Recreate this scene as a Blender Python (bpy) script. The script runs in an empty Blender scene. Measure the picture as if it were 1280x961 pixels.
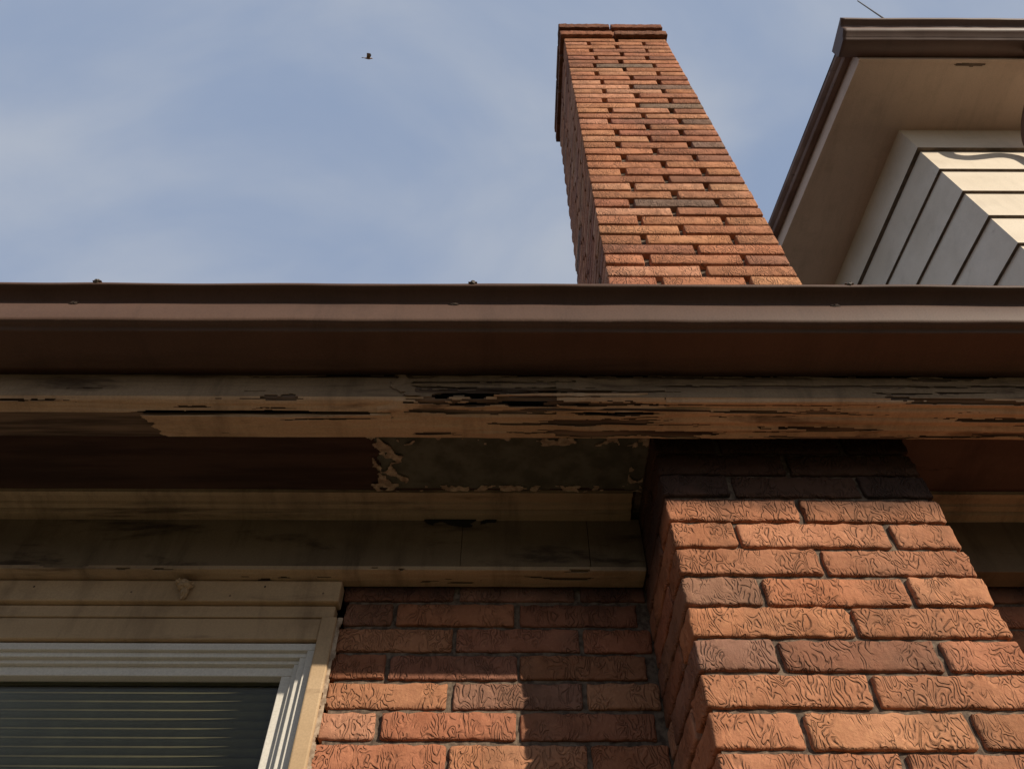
import bpy, math, random
from mathutils import Vector, noise, Quaternion, Matrix
random.seed(11)
S=bpy.context.scene
ZC=1.6            # camera (eye) height; all z below are relative to eye level
PITCH=50.38
def nz(*a): return noise.noise(Vector(a))
# ------------------------------------------------------------ node helpers
class NT:
    def __init__(s,name):
        s.m=bpy.data.materials.new(name); s.m.use_nodes=True
        s.t=s.m.node_tree; s.n=s.t.nodes; s.b=s.n['Principled BSDF']; s.l=s.t.links
        s.tc=s.n.new('ShaderNodeTexCoord').outputs['Object']
    def link(s,a,b): s.l.new(a,b)
    def mapping(s,scale,vec=None):
        m=s.n.new('ShaderNodeMapping'); m.inputs['Scale'].default_value=scale
        s.link(vec or s.tc,m.inputs['Vector']); return m.outputs[0]
    def noise(s,vec,scale,detail=4,rough=.55,dist=0):
        n=s.n.new('ShaderNodeTexNoise'); n.inputs['Scale'].default_value=scale
        n.inputs['Detail'].default_value=detail; n.inputs['Roughness'].default_value=rough
        n.inputs['Distortion'].default_value=dist
        s.link(vec,n.inputs['Vector']); return n.outputs[0]
    def ramp(s,f,a,b,va=0,vb=1):
        n=s.n.new('ShaderNodeMapRange'); n.interpolation_type='SMOOTHSTEP'
        n.inputs[1].default_value=a;n.inputs[2].default_value=b;n.inputs[3].default_value=va;n.inputs[4].default_value=vb
        s.link(f,n.inputs[0]); return n.outputs[0]
    def math(s,op,a,b=None):
        n=s.n.new('ShaderNodeMath'); n.operation=op
        for i,v in enumerate((a,b)):
            if v is None: continue
            if isinstance(v,(int,float)): n.inputs[i].default_value=v
            else: s.link(v,n.inputs[i])
        return n.outputs[0]
    def mix(s,f,a,b,mode='MIX'):
        n=s.n.new('ShaderNodeMixRGB'); n.blend_type=mode
        for i,v in enumerate((f,a,b)):
            if isinstance(v,(int,float)): n.inputs[i].default_value=v
            elif isinstance(v,tuple): n.inputs[i].default_value=(*v,1) if len(v)==3 else v
            else: s.link(v,n.inputs[i])
        return n.outputs[0]
    def bump(s,h,dist,strength=1,prev=None):
        n=s.n.new('ShaderNodeBump'); n.inputs['Distance'].default_value=dist; n.inputs['Strength'].default_value=strength
        s.link(h,n.inputs['Height'])
        if prev: s.link(prev,n.inputs['Normal'])
        return n.outputs[0]
    def out(s,col,rough=.8,nrm=None,spec=.3):
        if isinstance(col,tuple): s.b.inputs['Base Color'].default_value=(*col,1)
        else: s.link(col,s.b.inputs['Base Color'])
        if isinstance(rough,(int,float)): s.b.inputs['Roughness'].default_value=rough
        else: s.link(rough,s.b.inputs['Roughness'])
        s.b.inputs['Specular IOR Level'].default_value=spec
        if nrm: s.link(nrm,s.b.inputs['Normal'])
        return s.m
def paint(name,c1,c2,c3,stretch=(.25,1,1),scale=14,thr=(.62,.68),rough=.75,bd=.0015,spec=.25,dirt=.4):
    t=NT(name); v=t.mapping(stretch)
    a=t.noise(v,scale*.35,3); c=t.mix(t.ramp(a,.35,.65),c1,c2)
    p=t.noise(v,scale,6,.65,.3); pm=t.ramp(p,thr[0],thr[1])
    c=t.mix(pm,c,c3)
    g=t.noise(t.tc,220,3); c=t.mix(t.ramp(g,.3,.7,0,.25),c,tuple(x*.45 for x in c1))
    dr=t.noise(t.mapping((6,1,1)),2.2,5,.7); c=t.mix(t.ramp(dr,.46,.78,0,dirt),c,tuple(x*.5 for x in c3))
    sm=t.noise(t.tc,4.5,5,.65); c=t.mix(t.ramp(sm,.5,.75,0,dirt),c,tuple(x*.6 for x in c3))
    n=t.bump(p,bd,.8); n=t.bump(g,.0005,.6,n)
    return t.out(c,rough,n,spec)
def brick_mat():
    t=NT('rug_face_brick')
    at=t.n.new('ShaderNodeAttribute'); at.attribute_name='Col'
    off=t.n.new('ShaderNodeVectorMath'); off.operation='ADD'
    cmb=t.n.new('ShaderNodeCombineXYZ')
    for i in range(3): t.link(t.math('MULTIPLY',at.outputs['Alpha'],(3.7,5.1,7.3)[i]),cmb.inputs[i])
    t.link(t.tc,off.inputs[0]); t.link(cmb.outputs[0],off.inputs[1]); V=off.outputs[0]
    v=t.mapping((1.4,1.4,.75),V)
    n1=t.noise(v,29,1.2,.5,.8)
    pp=t.math('PINGPONG',t.math('MULTIPLY',n1,7.0),.5)
    gr=t.ramp(pp,.0,.32)            # 0 in groove
    n2=t.noise(V,120,5,.65); n3=t.noise(V,9,4,.6)
    keep=t.ramp(t.noise(V,16,2),.36,.54)  # where the texture is worn off
    g2=t.math('MAXIMUM',gr,t.math('SUBTRACT',1,keep))
    col=at.outputs['Color']
    col=t.mix(t.ramp(n3,.35,.7,0,.6),col,t.mix(1.0,col,(.64,.56,.50),'MULTIPLY'))
    col=t.mix(t.ramp(n2,.45,.72,0,.6),col,t.mix(1.0,col,(1.25,1.35,1.3),'MULTIPLY'))
    gm=t.math('MULTIPLY',t.math('SUBTRACT',1,t.ramp(g2,.0,.5)),.22)
    col=t.mix(gm,col,(.09,.05,.03))
    soot=t.noise(t.tc,3.6,6,.7); col=t.mix(t.ramp(soot,.50,.74,0,.42),col,(.12,.08,.055))
    # eave shadow painted into the brick, along with a damp, grimy band
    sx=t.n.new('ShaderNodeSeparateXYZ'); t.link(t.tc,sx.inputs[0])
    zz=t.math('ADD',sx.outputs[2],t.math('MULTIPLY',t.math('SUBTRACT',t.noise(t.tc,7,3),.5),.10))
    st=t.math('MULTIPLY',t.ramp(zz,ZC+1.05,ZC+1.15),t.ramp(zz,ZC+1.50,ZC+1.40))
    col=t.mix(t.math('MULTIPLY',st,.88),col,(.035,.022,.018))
    h=t.math('ADD',g2,t.math('MULTIPLY',n2,.6))
    n=t.bump(h,.0036,1.0)
    return t.out(col,.9,n,.2)
def simple(name,c1,c2,scale=20,bd=.002,rough=.85,spec=.2,stretch=(1,1,1)):
    t=NT(name); v=t.mapping(stretch); a=t.noise(v,scale,5,.6)
    return t.out(t.mix(t.ramp(a,.35,.65),c1,c2),rough,t.bump(a,bd,.8),spec)
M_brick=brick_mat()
M_mortar=simple('old_mortar',(.075,.052,.038),(.19,.14,.10),60,.005)
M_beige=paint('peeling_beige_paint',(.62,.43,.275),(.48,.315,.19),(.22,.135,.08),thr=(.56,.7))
M_case=paint('casing_beige_paint',(.58,.41,.25),(.48,.325,.185),(.25,.155,.09),thr=(.6,.74),stretch=(.15,1,1),dirt=.45)
M_beige_m=paint('moulding_beige_paint',(.50,.355,.22),(.38,.26,.16),(.14,.088,.055),thr=(.54,.7),stretch=(.12,1,1),dirt=.5)
M_beige_d=paint('shaded_grimy_beige_paint',(.34,.235,.145),(.23,.155,.095),(.09,.056,.036),thr=(.53,.68),stretch=(.15,1,1),dirt=.5)  # darker copy of the beige: fascia shade and grime in one colour
M_olive=paint('dirty_olive_paint',(.23,.165,.10),(.155,.11,.07),(.07,.047,.032),thr=(.55,.7),dirt=.5)
M_wood=simple('weathered_wood',(.05,.032,.024),(.22,.15,.105),30,.003,stretch=(.06,1,1))
M_soffit=simple('dark_soffit_board',(.045,.024,.017),(.08,.042,.03),25,.002,stretch=(.1,1,1))
M_patch=simple('bare_soffit_patch',(.085,.08,.06),(.14,.13,.10),18,.002)
M_flake=simple('curled_paint',(.50,.38,.27),(.27,.19,.13),60,.002)
M_gutter=paint('brown_gutter_enamel',(.135,.078,.054),(.100,.055,.038),(.065,.038,.028),stretch=(.1,1,1),scale=10,thr=(.5,.8),rough=.62,bd=.0006,spec=.25,dirt=.3)
M_gutter2=paint('brown_gutter_enamel_upper',(.16,.095,.072),(.125,.07,.053),(.08,.05,.036),stretch=(.1,1,1),scale=10,rough=.5,bd=.0005,spec=.3,dirt=.3)
M_metal=simple('galvanised_clip',(.09,.075,.06),(.15,.12,.10),80,.0005,.6,.4)
M_dark=simple('bolt_shadow',(.025,.018,.014),(.05,.034,.026),80,.0005,.8,.1)  # bolt shadow on the gutter, modelled as small dark blobs
M_vinyl=paint('white_vinyl',(.74,.69,.61),(.66,.61,.53),(.46,.41,.34),scale=6,thr=(.62,.8),rough=.5,bd=.0002,dirt=.15)
M_siding=paint('cream_siding',(.80,.69,.55),(.73,.62,.48),(.52,.42,.31),scale=8,thr=(.62,.8),rough=.5,bd=.0006,dirt=.15)
M_sideshade=simple('siding_shadow_edge',(.10,.075,.055),(.16,.12,.09),20,.001)  # board undersides darkened: the shadow line is put into the colour
M_usoff=paint('cream_soffit',(.68,.49,.37),(.62,.44,.33),(.36,.25,.18),scale=5,thr=(.68,.8),rough=.6,bd=.0006,dirt=.2)
M_roof=simple('asphalt_shingle',(.04,.036,.033),(.08,.07,.065),120,.003)
M_blind=simple('window_blind',(.20,.18,.12),(.26,.24,.16),10,.0005,.6)
M_room=simple('dark_interior',(.02,.018,.016),(.03,.028,.025),3,.001)
M_ground=simple('ground_grass',(.05,.048,.025),(.085,.07,.04),6,.03)
M_bird=simple('brown_feathers',(.30,.17,.10),(.42,.27,.18),20,.002)
t=NT('window_glass'); 
for n in list(t.n):
    if n.type=='BSDF_PRINCIPLED': t.n.remove(n)
tr=t.n.new('ShaderNodeBsdfTransparent'); tr.inputs[0].default_value=(.80,.80,.72,1)
gl=t.n.new('ShaderNodeBsdfGlossy'); gl.inputs['Roughness'].default_value=.03; gl.inputs[0].default_value=(.6,.6,.6,1)
fr=t.n.new('ShaderNodeFresnel'); fr.inputs[0].default_value=1.38
ms=t.n.new('ShaderNodeMixShader'); t.link(fr.outputs[0],ms.inputs[0]); t.link(tr.outputs[0],ms.inputs[1]); t.link(gl.outputs[0],ms.inputs[2])
t.link(ms.outputs[0],t.n['Material Output'].inputs['Surface']); M_glass=t.m
# ------------------------------------------------------------ mesh helpers
HOUSE=bpy.data.objects.new('brick_house',None); S.collection.objects.link(HOUSE)
def mk(name,vs,fs,mat,parent=HOUSE,smooth=False,cols=None,z=ZC):
    me=bpy.data.meshes.new(name); me.from_pydata([(a,b,c+z) for a,b,c in vs],[],fs); me.update()
    me.materials.append(mat)
    if smooth: me.polygons.foreach_set('use_smooth',[True]*len(me.polygons))
    if cols:
        a=me.attributes.new('Col','FLOAT_COLOR','POINT'); a.data.foreach_set('color',[x for c in cols for x in c])
    o=bpy.data.objects.new(name,me); S.collection.objects.link(o)
    if parent: o.parent=parent
    return o
def boxes(name,bl,mat,bev=.003,**k):
    vs=[];fs=[]
    for (x0,x1,y0,y1,z0,z1) in bl:
        b=len(vs); vs+=[(x,y,z) for x in(x0,x1) for y in(y0,y1) for z in(z0,z1)]
        fs+=[tuple(b+i for i in f) for f in((0,1,3,2),(4,6,7,5),(0,4,5,1),(2,3,7,6),(0,2,6,4),(1,5,7,3))]
    o=mk(name,vs,fs,mat,**k)
    if bev:
        m=o.modifiers.new('b','BEVEL'); m.width=bev; m.segments=2; m.limit_method='ANGLE'
    return o
PAL=[(.44,.185,.097),(.41,.17,.09),(.475,.215,.118),(.38,.155,.084),(.335,.14,.08),(.285,.125,.078),(.49,.24,.14),(.425,.18,.097),(.455,.20,.107)]
class Bricks:
    def __init__(s): s.v=[];s.f=[];s.c=[]
    def add(s,x0,x1,y0,y1,z0,z1,hi=False,dark=1.0):
        L=(x1-x0,y1-y0,z1-z0)
        if min(L)<=.004: return
        e=.0045
        def lines(l,n):
            ee=min(e,l*.3); r=[0,ee]+[ee+(l-2*ee)*i/(n+1) for i in range(1,n+1)]+[l-ee,l]; return r
        nx=int(L[0]/.014) if hi else int(L[0]/.15); ny=int(L[1]/.03) if hi else 0; nzz=3 if hi else 0
        A=[lines(L[0],nx),lines(L[1],ny),lines(L[2],nzz)]
        N=[len(a)-1 for a in A]; idx={}
        sd=random.random()*50; amp=.0028 if hi else .0015
        tw=[random.uniform(-.002,.002) for _ in range(3)]
        col=random.choice(PAL); k=random.uniform(.86,1.12)*dark
        if z1>1.4 and random.random()<.06: col=(.22,.135,.095)
        elif z1<=1.4 and random.random()<.05: col=(.27,.135,.09)
        col=tuple(min(1,c*k*random.uniform(.96,1.04)) for c in col); al=random.random()
        def V(i,j,m):
            key=(i,j,m)
            if key in idx: return idx[key]
            p=[A[0][i],A[1][j],A[2][m]]
            on=[(i in(0,N[0])),(j in(0,N[1])),(m in(0,N[2]))]
            if sum(on)>=2:
                for a in range(3):
                    if on[a]: p[a]+= e*.33*(1 if p[a]<L[a]/2 else -1)*(1.3 if sum(on)==3 else 1)
            q=Vector((p[0]*45+sd,p[1]*45,p[2]*60))
            d=noise.noise_vector(q)*amp
            if sum(on)>=2: d=d*1.7+noise.noise_vector(q*2.7)*amp*.8
            s.v.append((x0+p[0]+d.x+tw[0]*.3,y0+p[1]+d.y+tw[1],z0+p[2]+d.z+tw[2]*.6)); s.c.append((*col,al))
            idx[key]=len(s.v)-1; return idx[key]
        for i in range(N[0]):
            for m in range(N[2]):
                s.f.append((V(i,0,m),V(i+1,0,m),V(i+1,0,m+1),V(i,0,m+1)))
                s.f.append((V(i,N[1],m),V(i,N[1],m+1),V(i+1,N[1],m+1),V(i+1,N[1],m)))
        for j in range(N[1]):
            for m in range(N[2]):
                s.f.append((V(0,j,m),V(0,j,m+1),V(0,j+1,m+1),V(0,j+1,m)))
                s.f.append((V(N[0],j,m),V(N[0],j+1,m),V(N[0],j+1,m+1),V(N[0],j,m+1)))
        for i in range(N[0]):
            for j in range(N[1]):
                s.f.append((V(i,j,0),V(i,j+1,0),V(i+1,j+1,0),V(i+1,j,0)))
                s.f.append((V(i,j,N[2]),V(i+1,j,N[2]),V(i+1,j+1,N[2]),V(i,j+1,N[2])))
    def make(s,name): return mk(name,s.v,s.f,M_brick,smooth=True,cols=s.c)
PIT=.070
# ------------------------------------------------------------ chimney
def chimney_part(name,X0,X1,Y0,Y1,zlo,zhi,ztop,hi_lo,jh,jb):
    B=Bricks(); W=X1-X0; full=W/2
    k0=math.ceil((ztop-zhi)/PIT-1e-6); k=k0
    while True:
        zt=ztop-k*PIT
        if zt-PIT<zlo-.03: break
        z0=zt-PIT+jb*random.uniform(.85,1.2); z1=zt; hi=z1>hi_lo
        J=lambda: jh*random.uniform(.7,1.35)
        o=random.uniform(-.014,.014)
        if k%2==0:
            B.add(X0,X0+full-J()/2+o,Y0,Y0+.11,z0,z1,hi); B.add(X0+full+J()/2+o,X1,Y0,Y0+.11,z0,z1,hi)
            ya=Y0+.11+jh
            ys=[ya,ya+(Y1-ya)*.52,Y1]
            for a,b in zip(ys[:-1],ys[1:]):
                B.add(X0,X0+.11,a,b-jh,z0,z1,hi and a<1.6); B.add(X1-.11,X1,a,b-jh,z0,z1)
            B.add(X0+.12,X1-.12,Y1-.11,Y1,z0,z1)
        else:
            h=full/2
            B.add(X0,X0+h-J()/2+o,Y0,Y0+full,z0,z1,hi); B.add(X0+h+J()/2+o,X1-h-J()/2-o,Y0,Y0+.11,z0,z1,hi); B.add(X1-h+J()/2-o,X1,Y0,Y0+full,z0,z1,hi)
            B.add(X0,X0+.11,Y0+full+jh,Y1,z0,z1); B.add(X1-.11,X1,Y0+full+jh,Y1,z0,z1)
            B.add(X0+.12,X1-.12,Y1-.11,Y1,z0,z1)
        k+=1
    return B.make(name)
CX0,CX1=.343,.951
chimney_part('chimney_breast',CX0,CX1,1.26,1.88,-1.6,1.335,1.123,.3,.011,.0085)
chimney_part('chimney_stack',.3075,.922,1.26,1.88,1.34,4.80,4.80,9,.022,.012)
boxes('chimney_mortar',[(CX0+.011,CX1-.011,1.270,1.87,-1.6,1.33),(.3275,.902,1.285,1.86,1.33,4.80)],M_mortar,bev=0)
B=Bricks()
def ring(x0,x1,y0,y1,z0,z1,n):
    w=(x1-x0)/n
    for i in range(n):
        B.add(x0+i*w,x0+(i+1)*w-.012,y0,y0+.12,z0,z1,True,.6); B.add(x0+i*w,x0+(i+1)*w-.012,y1-.12,y1,z0,z1,False,.6)
    d=(y1-y0-.24)/2
    for i in range(2):
        for xa in(x0,x1-.12): B.add(xa,xa+.12,y0+.12+i*d+.01,y0+.12+(i+1)*d-.002,z0,z1,False,.55)
ring(.285,.945,1.236,1.905,4.81,4.885,2); ring(.305,.930,1.262,1.89,4.895,4.97,3); ring(.283,.940,1.240,1.905,4.98,5.055,2)
B.make('chimney_cap')
boxes('chimney_crown',[(.325,.91,1.29,1.87,4.803,5.05),(.30,.925,1.27,1.88,5.052,5.075)],simple('dark_cap_stone',(.06,.04,.035),(.12,.085,.07),20,.004),bev=.01)
# ------------------------------------------------------------ lower wall
WY=1.62; WT=1.161
B=Bricks()
def wall_run(xa,xb,zlo,zhi,off0,hix=(-9,-9)):
    k=math.ceil((WT-zhi)/PIT-1e-6)
    while WT-(k+1)*PIT>zlo-.02:
        z1=WT-k*PIT; z0=z1-PIT+.010
        L=.306; x=xa+(L/2 if k%2 else 0)+off0
        if k%2: x-=L
        while x<xb:
            o=random.uniform(-.006,.006)
            a=max(x,xa); b=min(x+L-.012+o,xb)
            if a==xa: a+=random.uniform(-.010,.006)
            hi=hix[0]<a<hix[1] and z1>.3
            if b-a>.02: B.add(a,b,WY,WY+.10,z0,z1,hi,.95)
            x+=L
        k+=1
wall_run(-.418,CX0-.004,-1.6,1.40,-.02,(-.5,.4))
wall_run(CX1+.004,7.0,-1.6,1.40,-.07)
wall_run(-6.0,-2.305,-1.6,1.40,0)
wall_run(-2.30,-.424,-1.6,-.45,0)
B.make('brick_wall')
boxes('wall_mortar',[(-.41,CX0+.02,WY+.009,WY+.2,-1.6,1.40),(CX1-.02,7,WY+.009,WY+.2,-1.6,1.40),(-6,-2.31,WY+.009,WY+.2,-1.6,1.40),(-2.31,-.411,WY+.0095,WY+.2,-1.6,-.46),(-2.31,-.411,WY+.02,WY+.2,1.17,1.40),
  (-6,-5.8,WY+.2,9,-1.6,1.40),(6.8,7,WY+.2,9,-1.6,1.40),(-6,7,9,9.2,-1.6,1.40)],M_mortar,bev=0)
# ------------------------------------------------------------ generic sheets along X
def resample(P,ds):
    out=[P[0]];ss=[0];s=0
    for a,b in zip(P[:-1],P[1:]):
        l=math.dist(a,b); n=max(1,round(l/ds))
        for i in range(1,n+1):
            out.append((a[0]+(b[0]-a[0])*i/n,a[1]+(b[1]-a[1])*i/n)); ss.append(s+l*i/n)
        s+=l
    return out,ss
def sheet(name,P,x0,x1,dx,ds,mat,keep=None,disp=None,thick=.0,smooth=False,off=0):
    pts,ss=resample(P,ds)
    nr=[]
    for i in range(len(pts)):
        a=pts[max(0,i-1)];b=pts[min(len(pts)-1,i+1)]
        d=Vector((b[0]-a[0],b[1]-a[1])).normalized(); nr.append((-abs(d.y) if abs(d.y)>.02 else 0, -abs(d.x)))
    n=int((x1-x0)/dx); m=len(pts); vs=[];fs=[]
    for i in range(n+1):
        x=x0+(x1-x0)*i/n
        for j,(y,z) in enumerate(pts):
            q=off+(disp(x,ss[j]) if disp else 0)
            vs.append((x,y+nr[j][0]*q,z+nr[j][1]*q))
    for i in range(n):
        x=x0+(x1-x0)*(i+.5)/n
        for j in range(m-1):
            if keep and not keep(x,(ss[j]+ss[j+1])/2): continue
            a=i*m+j; fs.append((a,a+m,a+m+1,a+1))
    o=mk(name,vs,fs,mat,smooth=smooth)
    if thick:
        md=o.modifiers.new('s','SOLIDIFY'); md.thickness=thick; md.offset=0
    return o
# ------------------------------------------------------------ gutter
GP=[(1.062,1.425),(1.062,1.316),(1.04,1.313),(.944,1.313),(.940,1.311),(.937,1.3125),(.9365,1.3165),(.930,1.3195),(.9175,1.322),(.9150,1.330),
    (.9150,1.374),(.9175,1.384),(.925,1.392),(.932,1.404),(.931,1.414),(.905,1.4225),(.8945,1.4245),(.8925,1.426),(.8925,1.431),(.896,1.433),(.903,1.431)]
def gut(name,P,x0,x1,mat,dx=.03,wob=1):
    n=int((x1-x0)/dx); m=len(P); vs=[];fs=[]
    for i in range(n+1):
        x=x0+(x1-x0)*i/n; w=.002*nz(x*1.7,3,0)
        for j,(y,z) in enumerate(P): vs.append((x,y+w+wob*.0016*nz(x*5,j*.35,0),z+.003*nz(x*1.3,9,0)+wob*.0012*nz(x*9,j*.3,5)))
    for i in range(n):
        for j in range(m-1): a=i*m+j; fs.append((a,a+1,a+m+1,a+m))
    o=mk(name,vs,fs,mat,smooth=True); md=o.modifiers.new('s','SOLIDIFY'); md.thickness=.0016; md.offset=0
    return o
gut('gutter',GP,-6.3,7.3,M_gutter)
# ------------------------------------------------------------ fascia and broken trim
TP=[(1.070,1.318),(1.070,1.247),(1.076,1.2435),(1.105,1.239),(1.108,1.238),(1.150,1.2345),(1.180,1.237),(1.182,1.262)]
sAB=.071+.007+.0293; sB=sAB+.003
def crack(x,s):
    w=0
    if -.86<x<-.27: w=.0056*min(1,(x+.86)/.05,( -.27-x)/.35+.35)
    if .12<x<.34: w=.0048*min(1,(x-.12)/.05,(.34-x)/.05)
    if abs(s-sAB-.0015*nz(x*9,2,0))<w+.0009*nz(x*60,1,0) and w>0: return True
    if -.02<x<.30:
        w=.0034*min(1,(x+.02)/.08,(.30-x)/.1)
        if abs(s-.052-.02*(x-.1)-.003*nz(x*12,7,0))<w: return True
    if .30<x<.86:
        w=.0018*min(1,(x-.30)/.08,(.86-x)/.2)
        if abs(s-.085-.004*nz(x*7,3,0))<w+.0006*nz(x*50,1,0): return True
    if -.20<x<-.02:
        w=.0022*min(1,(x+.20)/.05,(-.02-x)/.05)
        if abs(s-.030-.03*(x+.1)-.003*nz(x*12,9,0))<w: return True
    return False
def hole(x,s):
    d=((x+.10)/.10)**2+((s-.060)/.018)**2+1.2*nz(x*22,s*85,4)
    d2=((x-.0)/.17)**2+((s-.085)/.010)**2+1.2*nz(x*16,s*130,7)
    return d<.66 or d2<.4
def kw(x,s): return not(crack(x,s) or hole(x,s))
def kp(x,s):
    if not kw(x,s): return False
    f=nz(x*2.6,s*70,1)+.5*nz(x*9,s*170,2)+.25*nz(x*40,s*300,3)
    thr=-.55
    if s>sB-.001 and x<-.83+.03*nz(s*90,1,0)+(s-sB)*.6: return False
    if -.24<x<.10 and .022<s<sB: thr=.08
    elif x>.05 and s<sB: thr=-.30
    if s>sB and -.27<x: thr=-.32
    if s>sB+.045 and x>.1: thr=.10
    if s<.010: thr=-.1+.3*nz(x*2,0,5)
    return f>thr
def dsp(x,s):
    d=.0013*nz(x*5,s*150,0)+.0016*max(0,nz(x*7,s*70,6))
    if -.3<x<.34: d+=.006*max(0,nz(x*10,s*55,2))      # warped, lifted splinters round the break
    if -.86<x<-.27 and s>sB: d+=.009*max(0,1-(s-sB)/.03)*(.6+.4*math.sin((x+.86)*5.3))   # lower strip pulled away
    if x<-.2 and .075<s<sAB: d+=.003*max(0,1-(sAB-s)/.02)
    if x>.34 and s>.075: d+=.002*math.sin(s*260+2*nz(x*2,1,1))
    return d
sheet('fascia_wood',TP,-1.9,1.9,.004,.003,M_wood,kw,lambda x,s:.0014*nz(x*6,s*150,0)+(.003*nz(x*8,s*90,3) if -.25<x<.3 else 0),thick=.003)
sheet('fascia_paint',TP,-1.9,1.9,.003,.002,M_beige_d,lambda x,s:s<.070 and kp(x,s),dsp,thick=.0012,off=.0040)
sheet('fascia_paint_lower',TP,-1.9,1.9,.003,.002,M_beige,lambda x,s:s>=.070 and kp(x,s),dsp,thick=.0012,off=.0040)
boxes('fascia_dark_backing',[(-6.3,7.3,1.098,1.112,1.262,1.42),(-6.3,7.3,1.113,1.17,1.266,1.30)],M_room,bev=0)  # near-black backing paints the shade inside the cracks and holes
boxes('fascia_ends',[(-6.3,-1.9,1.07,1.085,1.24,1.318),(1.9,7.3,1.07,1.085,1.24,1.318),(-6.3,-1.9,1.086,1.18,1.237,1.26),(1.9,7.3,1.086,1.18,1.237,1.26)],M_beige)
# long wood splinters hanging out of the break
def splinter(name,x0,x1,y,z,w,drop,mat,seed):
    n=60; vs=[];fs=[]
    for i in range(n+1):
        f=i/n; x=x0+(x1-x0)*f
        ww=w*min(1,f/.12+.15,(1-f)/.45+.05)*(1+.5*nz(x*30,seed,0)); sag=drop*f**2
        c=z-sag+.0015*nz(x*14,seed,3)
        for (dy,dz) in((0,ww/2),(-.004*min(1,(1-f)*3),0),(0,-ww/2),(.004,0)): vs.append((x,y-sag*.6+dy,c+dz))
    for i in range(n):
        for j in range(4): a=i*4+j;b=i*4+(j+1)%4; fs.append((a,b,b+4,a+4))
    mk(name,vs,fs,mat)
splinter('trim_splinter_a',-.235,.06,1.066,1.262,.010,.008,M_wood,1)
splinter('trim_splinter_b',.30,-.04,1.064,1.252,.009,.008,M_beige,5)
splinter('trim_splinter_c',-.24,-.04,1.064,1.283,.008,-.006,M_beige_d,9)
splinter('trim_splinter_d',.02,.44,1.095,1.2365,.006,.005,M_wood,12)
splinter('trim_splinter_e',-.12,.16,1.067,1.272,.006,.004,M_wood,17)
splinter('trim_splinter_f',-.28,-.80,1.112,1.232,.005,.004,M_beige,21)
def xsheet(name,y,x0,x1,z0,z1,dx,mat,test,dy=.0,th=.001,dyf=None):
    nx=int((x1-x0)/dx);n2=int((z1-z0)/dx);vs=[];fs=[]
    for i in range(nx+1):
        for j in range(n2+1):
            x=x0+dx*i;z=z0+dx*j; vs.append((x,y-(dyf(x,z) if dyf else 0)-dy*abs(nz(x*30,1,z*30)),z))
    for i in range(nx):
        for j in range(n2):
            if test(x0+dx*(i+.5),z0+dx*(j+.5)): a=i*(n2+1)+j; fs.append((a,a+n2+1,a+n2+2,a+1))
    o=mk(name,vs,fs,mat); md=o.modifiers.new('s','SOLIDIFY'); md.thickness=th
    return o
xsheet('joint_paint_curl',1.062,-.32,-.15,1.244,1.318,.0025,M_beige_d,lambda x,z:abs(x+.245+.03*nz(z*30,2,0)-(1.29-z)*.25)<.018+.022*nz(x*40,3,z*60),.006,.001)
def blob(name,cx,cy,cz,sx,sy,sz,mat,seed):
    vs=[];fs=[];n=14;m=9
    for i in range(m+1):
        th=math.pi*i/m
        for j in range(n):
            ph=2*math.pi*j/n; d=Vector((math.sin(th)*math.cos(ph),math.sin(th)*math.sin(ph),math.cos(th)))
            k=1+.45*nz(d.x*2+seed,d.y*2,d.z*2)+.2*nz(d.x*6+seed,d.y*6,d.z*6)
            vs.append((cx+d.x*sx*k,cy+d.y*sy*k,cz+d.z*sz*k))
    for i in range(m):
        for j in range(n): a=i*n+j;b=i*n+(j+1)%n; fs.append((a,b,b+n,a+n))
    return mk(name,vs,fs,mat,smooth=False)
# gutter hangers: strap over the trough, bolt on the lip, dark blob standing in for the bolt's shadow
for i,x in enumerate((-4.4,-3.5,-2.6,-1.69,-.933,-.089,.757,1.66,2.6,3.5,4.4,5.3)):
    zo=.003*nz(x*1.3,9,0)
    blob('gutter_hanger_bolt_%d'%i,x,.892,1.4345+zo,.007,.006,.005,M_metal,i*2.3)
    boxes('gutter_hanger_strap_%d'%i,[(x-.010,x+.010,.888,1.06,1.4325+zo,1.4345+zo)],M_gutter,bev=.0006)
    blob('gutter_bolt_shadow_%d'%i,x-.040,.9165,1.3835+zo,.011,.004,.005,M_dark,i*3.3)
# ------------------------------------------------------------ soffit
boxes('soffit',[(-6.3,7.3,1.175,1.625,1.331,1.35)],M_soffit,bev=0)
def irregular(name,y0,y1,x0,x1,z,mat,test,dx=.004,th=.001,curl=0):
    nx=int((x1-x0)/dx);ny=int((y1-y0)/dx);vs=[];fs=[]
    for i in range(nx+1):
        for j in range(ny+1):
            x=x0+dx*i;y=y0+dx*j; vs.append((x,y,z-curl*abs(nz(x*30,y*30,1))))
    for i in range(nx):
        for j in range(ny):
            if test(x0+dx*(i+.5),y0+dx*(j+.5)): a=i*(ny+1)+j; fs.append((a,a+ny+1,a+ny+2,a+1))
    o=mk(name,vs,fs,mat); md=o.modifiers.new('s','SOLIDIFY'); md.thickness=th
    return o
def edge(x,y): return x+.34+.03*nz(y*14,0,0)+.02*nz(x*30,y*40,2)
def pt(x,y): return edge(x,y)>0 and y<1.452+.006*nz(x*8,1,0) and y>1.262+.02*nz(x*9,4,0)
irregular('soffit_bare_patch',1.24,1.46,-.42,CX0-.002,1.3285,M_patch,pt)
def fl(x,y):
    e=edge(x,y); f=nz(x*26,y*30,9)+.5*nz(x*70,y*70,3)
    if -.01<e<.05+.06*nz(y*20,5,1): return f>-.12
    if e>0 and y>1.438: return f>.25
    if e>.06 and y<1.29: return f>.2
    if x>.30: return f>.25
    return False
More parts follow.
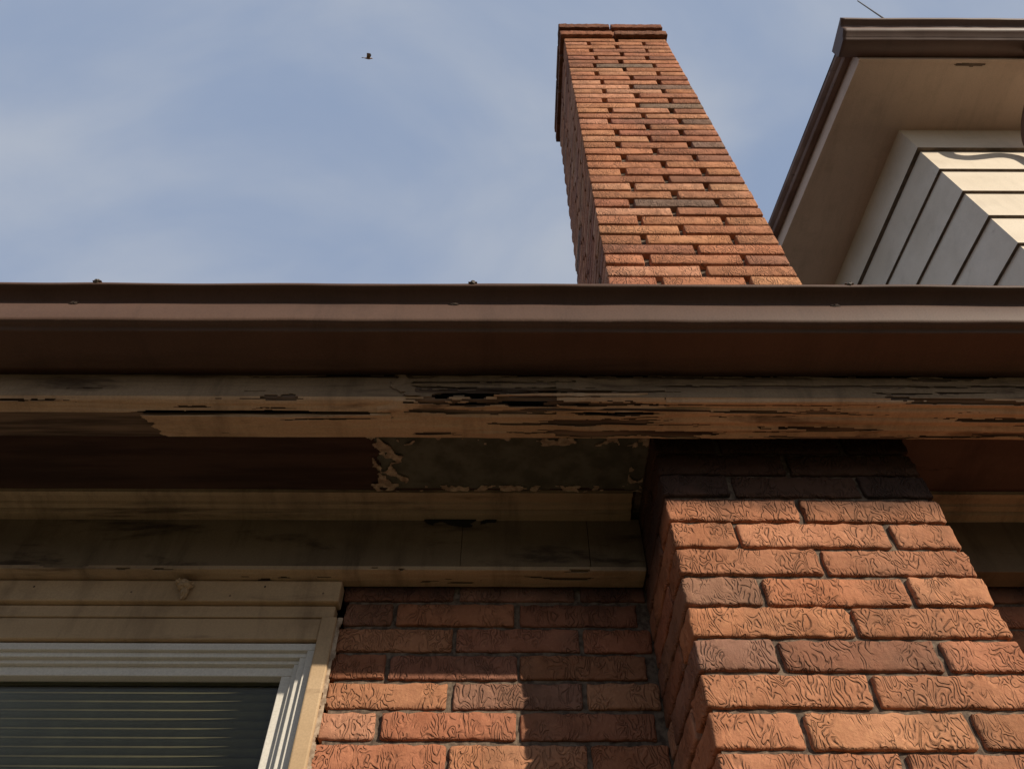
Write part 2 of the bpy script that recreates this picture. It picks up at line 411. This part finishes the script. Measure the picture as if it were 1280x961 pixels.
irregular('soffit_paint_flakes',1.24,1.46,-.42,CX0-.002,1.3262,M_flake,fl,.003,.0008,.008)
irregular('soffit_paint_right',1.20,1.45,CX1+.004,2.2,1.3285,paint('red_brown_paint',(.14,.078,.055),(.10,.055,.04),(.06,.035,.025)),lambda x,y:x>CX1+.01)
# ------------------------------------------------------------ bed moulding and frieze
MP=[(1.462,1.331),(1.462,1.320),(1.474,1.318),(1.477,1.325),(1.500,1.3225),(1.503,1.3145),(1.518,1.312),(1.522,1.318),(1.526,1.305),(1.549,1.3035),(1.549,1.30)]
for nm,xa,xb in(('bed_moulding_left',-6.3,.318),('bed_moulding_right',CX1+.01,7.3)):
    sheet(nm,MP,xa,xb,.02,.004,M_beige_m,None,lambda x,s:.0012*nz(x*5,s*50,3),smooth=False)
for nm,xa,xb in(('frieze_board_left',-6.3,-.13),('frieze_board_mid',-.129,.20),('frieze_board_end',.2012,CX0-.002),('frieze_board_right',CX1+.004,7.3)):
    boxes(nm,[(xa,xb,1.55+random.uniform(-.002,.002),1.612,1.141+random.uniform(-.001,.001),1.306)],M_olive,bev=.001)
sheet('frieze_lower_edge',[(1.547,1.150),(1.546,1.139),(1.560,1.1375),(1.613,1.1375)],-6.3,CX0-.006,.004,.004,M_beige_m,lambda x,s:nz(x*4,s*60,8)+.5*nz(x*20,s*99,2)>-.48,lambda x,s:.001*nz(x*9,s*90,1),thick=.0015)
def rot(x,s): return (((x+.15)/.11)**2+((s)/.022)**2+1.3*nz(x*30,s*60,5))<.6
sheet('frieze_rot',[(1.5465,1.302),(1.5465,1.26)],-.32,.05,.003,.002,M_room,rot,thick=.001)
# ------------------------------------------------------------ window and trim
XR=-.424; XL=-2.30
boxes('window_head_casing',[(XL,XR-.004,1.588,1.63,1.076,1.1365),(XL,XR-.012,1.606,1.64,1.042,1.075)],M_case,bev=.004)
boxes('window_casing',[(XR-.040,XR-.002,1.600,1.66,-.45,1.041),(XL,XL+.04,1.600,1.66,-.45,1.039)],M_case,bev=.004)
boxes('window_head_inner',[(XL+.04,XR-.041,1.609,1.66,.984,1.0405)],M_case,bev=.003)
def frame(name,xl,xr,zb,zt,w,y0,y1,mat):
    boxes(name,[(xl,xr,y0,y1,zt-w,zt),(xl,xr,y0,y1,zb,zb+w),(xl,xl+w,y0+.0005,y1-.0005,zb+w,zt-w),(xr-w,xr,y0+.0005,y1-.0005,zb+w,zt-w)],mat,bev=.002)
frame('window_frame_outer',XL+.042,XR-.044,-.40,.981,.018,1.622,1.70,M_vinyl)
frame('window_frame_step',XL+.062,XR-.064,-.38,.967,.016,1.634,1.70,M_vinyl)
frame('window_frame_mid',XL+.080,XR-.082,-.36,.954,.012,1.648,1.71,M_vinyl)
frame('window_sash',XL+.094,XR-.096,-.35,.945,.026,1.662,1.71,M_vinyl)
boxes('window_mullion',[(-1.40,-1.34,1.660,1.712,-.32,.90)],M_vinyl)
boxes('window_glass',[(XL+.115,XR-.118,1.690,1.694,-.325,.922)],M_glass,bev=0)
vs=[];fs=[]
z=-.32
while z<.925:
    b=len(vs); t0=.0016*random.uniform(-1,1)
    for (y,zz) in((1.722,z+.021),(1.721,z+.014),(1.727,z+.007),(1.739,z)):
        vs+=[(XL+.10,y,zz+t0),(XR-.10,y,zz-t0)]
    for i in range(3): fs.append((b+2*i,b+2*i+1,b+2*i+3,b+2*i+2))
    z+=.0215
o=mk('window_blind',vs,fs,M_blind,smooth=True); md=o.modifiers.new('s','SOLIDIFY'); md.thickness=.0008
boxes('window_blind_rail',[(XL+.10,XR-.10,1.715,1.755,.935,.965)],M_blind)
boxes('interior',[(XL+.0,XR+.1,2.2,2.21,-.6,1.3),(XL,XL+.01,1.81,2.2,-.6,1.3),(XR+.2,XR+.21,1.81,2.2,-.6,1.3),(XL,XR+.2,1.81,2.2,1.3,1.31),(XL,XR+.2,1.81,2.2,-.61,-.6)],M_room,bev=0)
boxes('window_sill',[(XL-.05,XR+.03,1.56,1.70,-.46,-.40)],M_vinyl)
xsheet('casing_caulk',1.6085,XR-.012,XR+.014,-.4,1.045,.0025,M_flake,lambda x,z:abs(x-XR-.002-.004*nz(0,2,z*14))<.0055+.005*nz(x*60,1,z*45),.003,.004)
blob('broken_bracket',-.815,1.577,1.112,.018,.016,.015,M_case,4); blob('broken_bracket_stub',-.812,1.578,1.094,.010,.009,.020,M_case,8); blob('broken_bracket_top',-.828,1.577,1.119,.014,.014,.007,M_case,12)
for i,(x,z) in enumerate(((-1.2,1.115),(-.95,1.100),(-.62,1.117),(-.47,1.098),(-.70,1.09))):
    blob('nail_head_%d'%i,x,1.5875,z,.0024,.001,.0024,M_wood,i)
# ------------------------------------------------------------ lower roof
mk('lower_roof',[(-6.4,.93,1.445),(7.4,.93,1.445),(7.4,6.0,3.70),(-6.4,6.0,3.70),(-6.4,11,1.445),(7.4,11,1.445)],[(0,1,2,3),(3,2,5,4)],M_roof).modifiers.new('s','SOLIDIFY').thickness=.02
# ------------------------------------------------------------ upper storey
H=5.757; C=(3.047,2.2); ks=-.08
def sidex(y,d=0): return C[0]+ks*(y-C[1])-d
vs=[];fs=[];vg=[];fg=[]
def board(z0,z1,dlo,dhi):
    Yb=9.0; XE=7.2
    def row(V,z,d): V.extend([(sidex(Yb,d),Yb,z),(C[0]-d,C[1]-d,z),(XE,C[1]-d,z)])
    b=len(vs); row(vs,z1,dhi); row(vs,z0,dlo)
    for c in range(2): a=b+c; fs.append((a,a+3,a+4,a+1))
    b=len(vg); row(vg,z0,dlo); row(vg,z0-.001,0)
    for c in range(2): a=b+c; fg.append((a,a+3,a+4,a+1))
zt=5.395
for i in range(12):
    board(zt-.355,zt,.024,.004); zt-=.355
mk('upper_siding',vs,fs,M_siding)
vs=[];fs=[]
board(5.395,5.50,.035,.035); board(5.50,H,.028,.028)
mk('upper_frieze',vs,fs,M_siding)
mk('upper_siding_edges',vg,fg,M_sideshade)
ke=-.14; Ye=1.661; Xe=2.575
ex=lambda y,d=0: Xe+ke*(y-Ye)-d
mk('upper_soffit',[(ex(Ye),Ye,H),(7.8,Ye,H),(7.8,C[1]+.3,H),(sidex(2.5)+.3,2.5,H),(sidex(9)+.3,9,H),(ex(9),9,H)],[(0,1,2,3),(0,3,4,5)],M_usoff)
boxes('upper_fascia',[(ex(Ye)-.03,7.8,Ye-.022,Ye+.004,H-.012,H+.17)],M_usoff)
mk('upper_side_fascia',[(ex(Ye,.0),Ye-.0,H-.02),(ex(9),9,H-.02),(ex(9,.03),9,H-.02),(ex(Ye,.03),Ye-.0,H-.02),(ex(Ye,.0),Ye,H+.17),(ex(9),9,H+.17),(ex(9,.03),9,H+.17),(ex(Ye,.03),Ye,H+.17)],[(0,1,2,3),(2,6,7,3),(0,3,7,4),(4,7,6,5)],M_usoff)
GQ=[(1.637,5.92),(1.637,5.778),(1.56,5.775),(1.522,5.775),(1.512,5.782),(1.500,5.800),(1.470,5.815),(1.455,5.83),(1.452,5.86),(1.458,5.875),(1.445,5.893),(1.412,5.905),(1.405,5.91),(1.405,5.928),(1.415,5.93)]
gut('upper_gutter',GQ,2.40,7.85,M_gutter2)
mk('upper_gutter_endcap',[(2.40,y,z) for y,z in GQ[:-1]],[tuple(range(len(GQ)-1))],M_gutter2)
SP=[(.035,.20),(.035,.115),(.06,.108),(.085,.11),(.09,.12),(.095,.14),(.11,.15),(.125,.165),(.127,.195),(.12,.198)]
vs=[];fs=[];m=len(SP)
for yy in(Ye-.03,4,6.5,9):
    for d,z in SP: vs.append((ex(yy,d),yy,H+z))
for i in range(3):
    for j in range(m-1): a=i*m+j; fs.append((a,a+1,a+m+1,a+m))
fs.append(tuple(range(m)))
mk('upper_side_gutter',vs,fs,paint('side_gutter_enamel',(.27,.17,.13),(.22,.13,.10),(.12,.07,.055)))
mk('upper_roof',[(2.475,1.42,H+.20),(8,1.42,H+.20),(8,5.3,H+1.9),(4.6,5.3,H+1.9),(1.42,9.2,H+.20),(8,9.2,H+.20)],[(0,1,2,3),(0,3,4),(3,2,5,4)],M_roof)
irregular('upper_soffit_peel',1.66,1.72,3.15,3.6,H-.003,M_wood,lambda x,y:((x-3.38)/.16)**2+((y-1.68)/.014)**2+.9*nz(x*14,y*40,2)<.6,.006)
cu=bpy.data.curves.new('downspout','CURVE'); cu.dimensions='3D'; cu.bevel_depth=.045; cu.bevel_resolution=4
sp=cu.splines.new('BEZIER'); P=[(3.78,1.56,5.79),(3.78,1.58,5.66),(3.78,2.08,5.35),(3.78,2.11,5.15),(3.78,2.11,2.2)]
sp.bezier_points.add(len(P)-1)
for b,p in zip(sp.bezier_points,P): b.co=(p[0],p[1],p[2]+ZC); b.handle_left_type=b.handle_right_type='AUTO'
cu.materials.append(M_gutter2); o=bpy.data.objects.new('downspout',cu); S.collection.objects.link(o); o.parent=HOUSE
ax,ay=2.80,1.45
vs=[];fs=[]
for zz,r in((H+.20,.006),(H+.9,.004)):
    for j in range(6): vs.append((ax+r*math.cos(j*1.047),ay+r*math.sin(j*1.047),zz))
for j in range(6): k=(j+1)%6; fs.append((j,k,k+6,j+6))
mk('roof_aerial',vs,fs,M_metal)
# ------------------------------------------------------------ bird
def bird():
    vs=[];fs=[]
    rings=[(-.16,.004,.0),(-.10,.018,.0),(-.05,.03,0),(0,.036,0),(.05,.030,.004),(.08,.02,.01),(.10,.02,.012),(.118,.012,.012),(.135,.002,.01)]
    n=8
    for x,r,z in rings:
        for j in range(n): a=2*math.pi*j/n; vs.append((x,r*math.cos(a),z+r*.9*math.sin(a)))
    for i in range(len(rings)-1):
        for j in range(n): a=i*n+j;b=i*n+(j+1)%n; fs.append((a,b,b+n,a+n))
    for sg in (1,-1):
        b=len(vs); W=[(.05,.02,.02),(-.06,.02,.02),(.08,.10,.07),(-.06,.10,.065),(.04,.18,.09),(-.07,.17,.085),(-.05,.23,.07)]
        vs+= [(x,sg*y,z) for x,y,z in W]; fs+=[(b,b+1,b+3,b+2),(b+2,b+3,b+5,b+4),(b+4,b+5,b+6)]
    b=len(vs); vs+=[(-.12,.012,0),(-.12,-.012,0),(-.21,-.035,0),(-.21,.035,0)]; fs.append((b,b+1,b+2,b+3))
    return mk('flying_bird',vs,fs,M_bird,parent=None,z=0)
b=bird()
b.location=(-4.54,7.03,26.1); b.rotation_euler=(math.radians(50),math.radians(-12),math.radians(10))
# ------------------------------------------------------------ ground
mk('ground',[(-400,-400,0),(400,-400,0),(400,400,0),(-400,400,0)],[(0,1,2,3)],M_ground,parent=None,z=0)
# ------------------------------------------------------------ light
to_sun=Vector((.88,-1,.6)).normalized()
sl=bpy.data.lights.new('sun','SUN'); sl.energy=4.8; sl.angle=math.radians(.5); sl.color=(1,.90,.74)
so=bpy.data.objects.new('sun',sl); S.collection.objects.link(so); so.rotation_euler=(-to_sun).to_track_quat('-Z','Y').to_euler(); so.location=(10,-12,12)
w=bpy.data.worlds.new('World'); S.world=w; w.use_nodes=True; nt=w.node_tree; nd=nt.nodes; lk=nt.links
bg=nd['Background']; sky=nd.new('ShaderNodeTexSky'); sky.sky_type='NISHITA'; sky.sun_disc=False
sky.sun_elevation=math.asin(to_sun.z); sky.sun_rotation=math.atan2(to_sun.x,to_sun.y); sky.air_density=1; sky.dust_density=1; sky.ozone_density=1.5
tc=nd.new('ShaderNodeTexCoord'); mp=nd.new('ShaderNodeMapping'); mp.inputs['Scale'].default_value=(1,1.6,.9); mp.inputs['Rotation'].default_value=(.2,.5,.3)
n1=nd.new('ShaderNodeTexNoise'); n1.inputs['Scale'].default_value=2.6; n1.inputs['Detail'].default_value=6; n1.inputs['Roughness'].default_value=.48; n1.inputs['Distortion'].default_value=.35
mr=nd.new('ShaderNodeMapRange'); mr.interpolation_type='SMOOTHSTEP'; mr.inputs[1].default_value=.30; mr.inputs[2].default_value=.70; mr.inputs[3].default_value=0; mr.inputs[4].default_value=1
cl=nd.new('ShaderNodeMixRGB'); cl.inputs[1].default_value=(3.0,3.8,5.4,1); cl.inputs[2].default_value=(4.7,5.15,6.0,1)
mx=nd.new('ShaderNodeMixRGB'); mx.inputs[0].default_value=.9
lk.new(tc.outputs['Generated'],mp.inputs[0]); lk.new(mp.outputs[0],n1.inputs['Vector']); lk.new(n1.outputs[0],mr.inputs[0]); lk.new(mr.outputs[0],cl.inputs[0])
lk.new(sky.outputs[0],mx.inputs[1]); lk.new(cl.outputs[0],mx.inputs[2]); lk.new(mx.outputs[0],bg.inputs[0]); bg.inputs[1].default_value=.1
# ------------------------------------------------------------ camera
cd=bpy.data.cameras.new('camera'); cam=bpy.data.objects.new('camera',cd); S.collection.objects.link(cam); S.camera=cam
cd.sensor_width=36; cd.lens=930/1280*36; cd.clip_start=.02; cd.clip_end=2000
q=Quaternion((1,0,0),math.radians(90+PITCH))@Quaternion((0,0,1),math.radians(.2))
cam.rotation_euler=q.to_euler(); cam.location=(0,0,ZC)
S.view_settings.view_transform='Standard'; S.view_settings.look='None'; S.view_settings.exposure=0
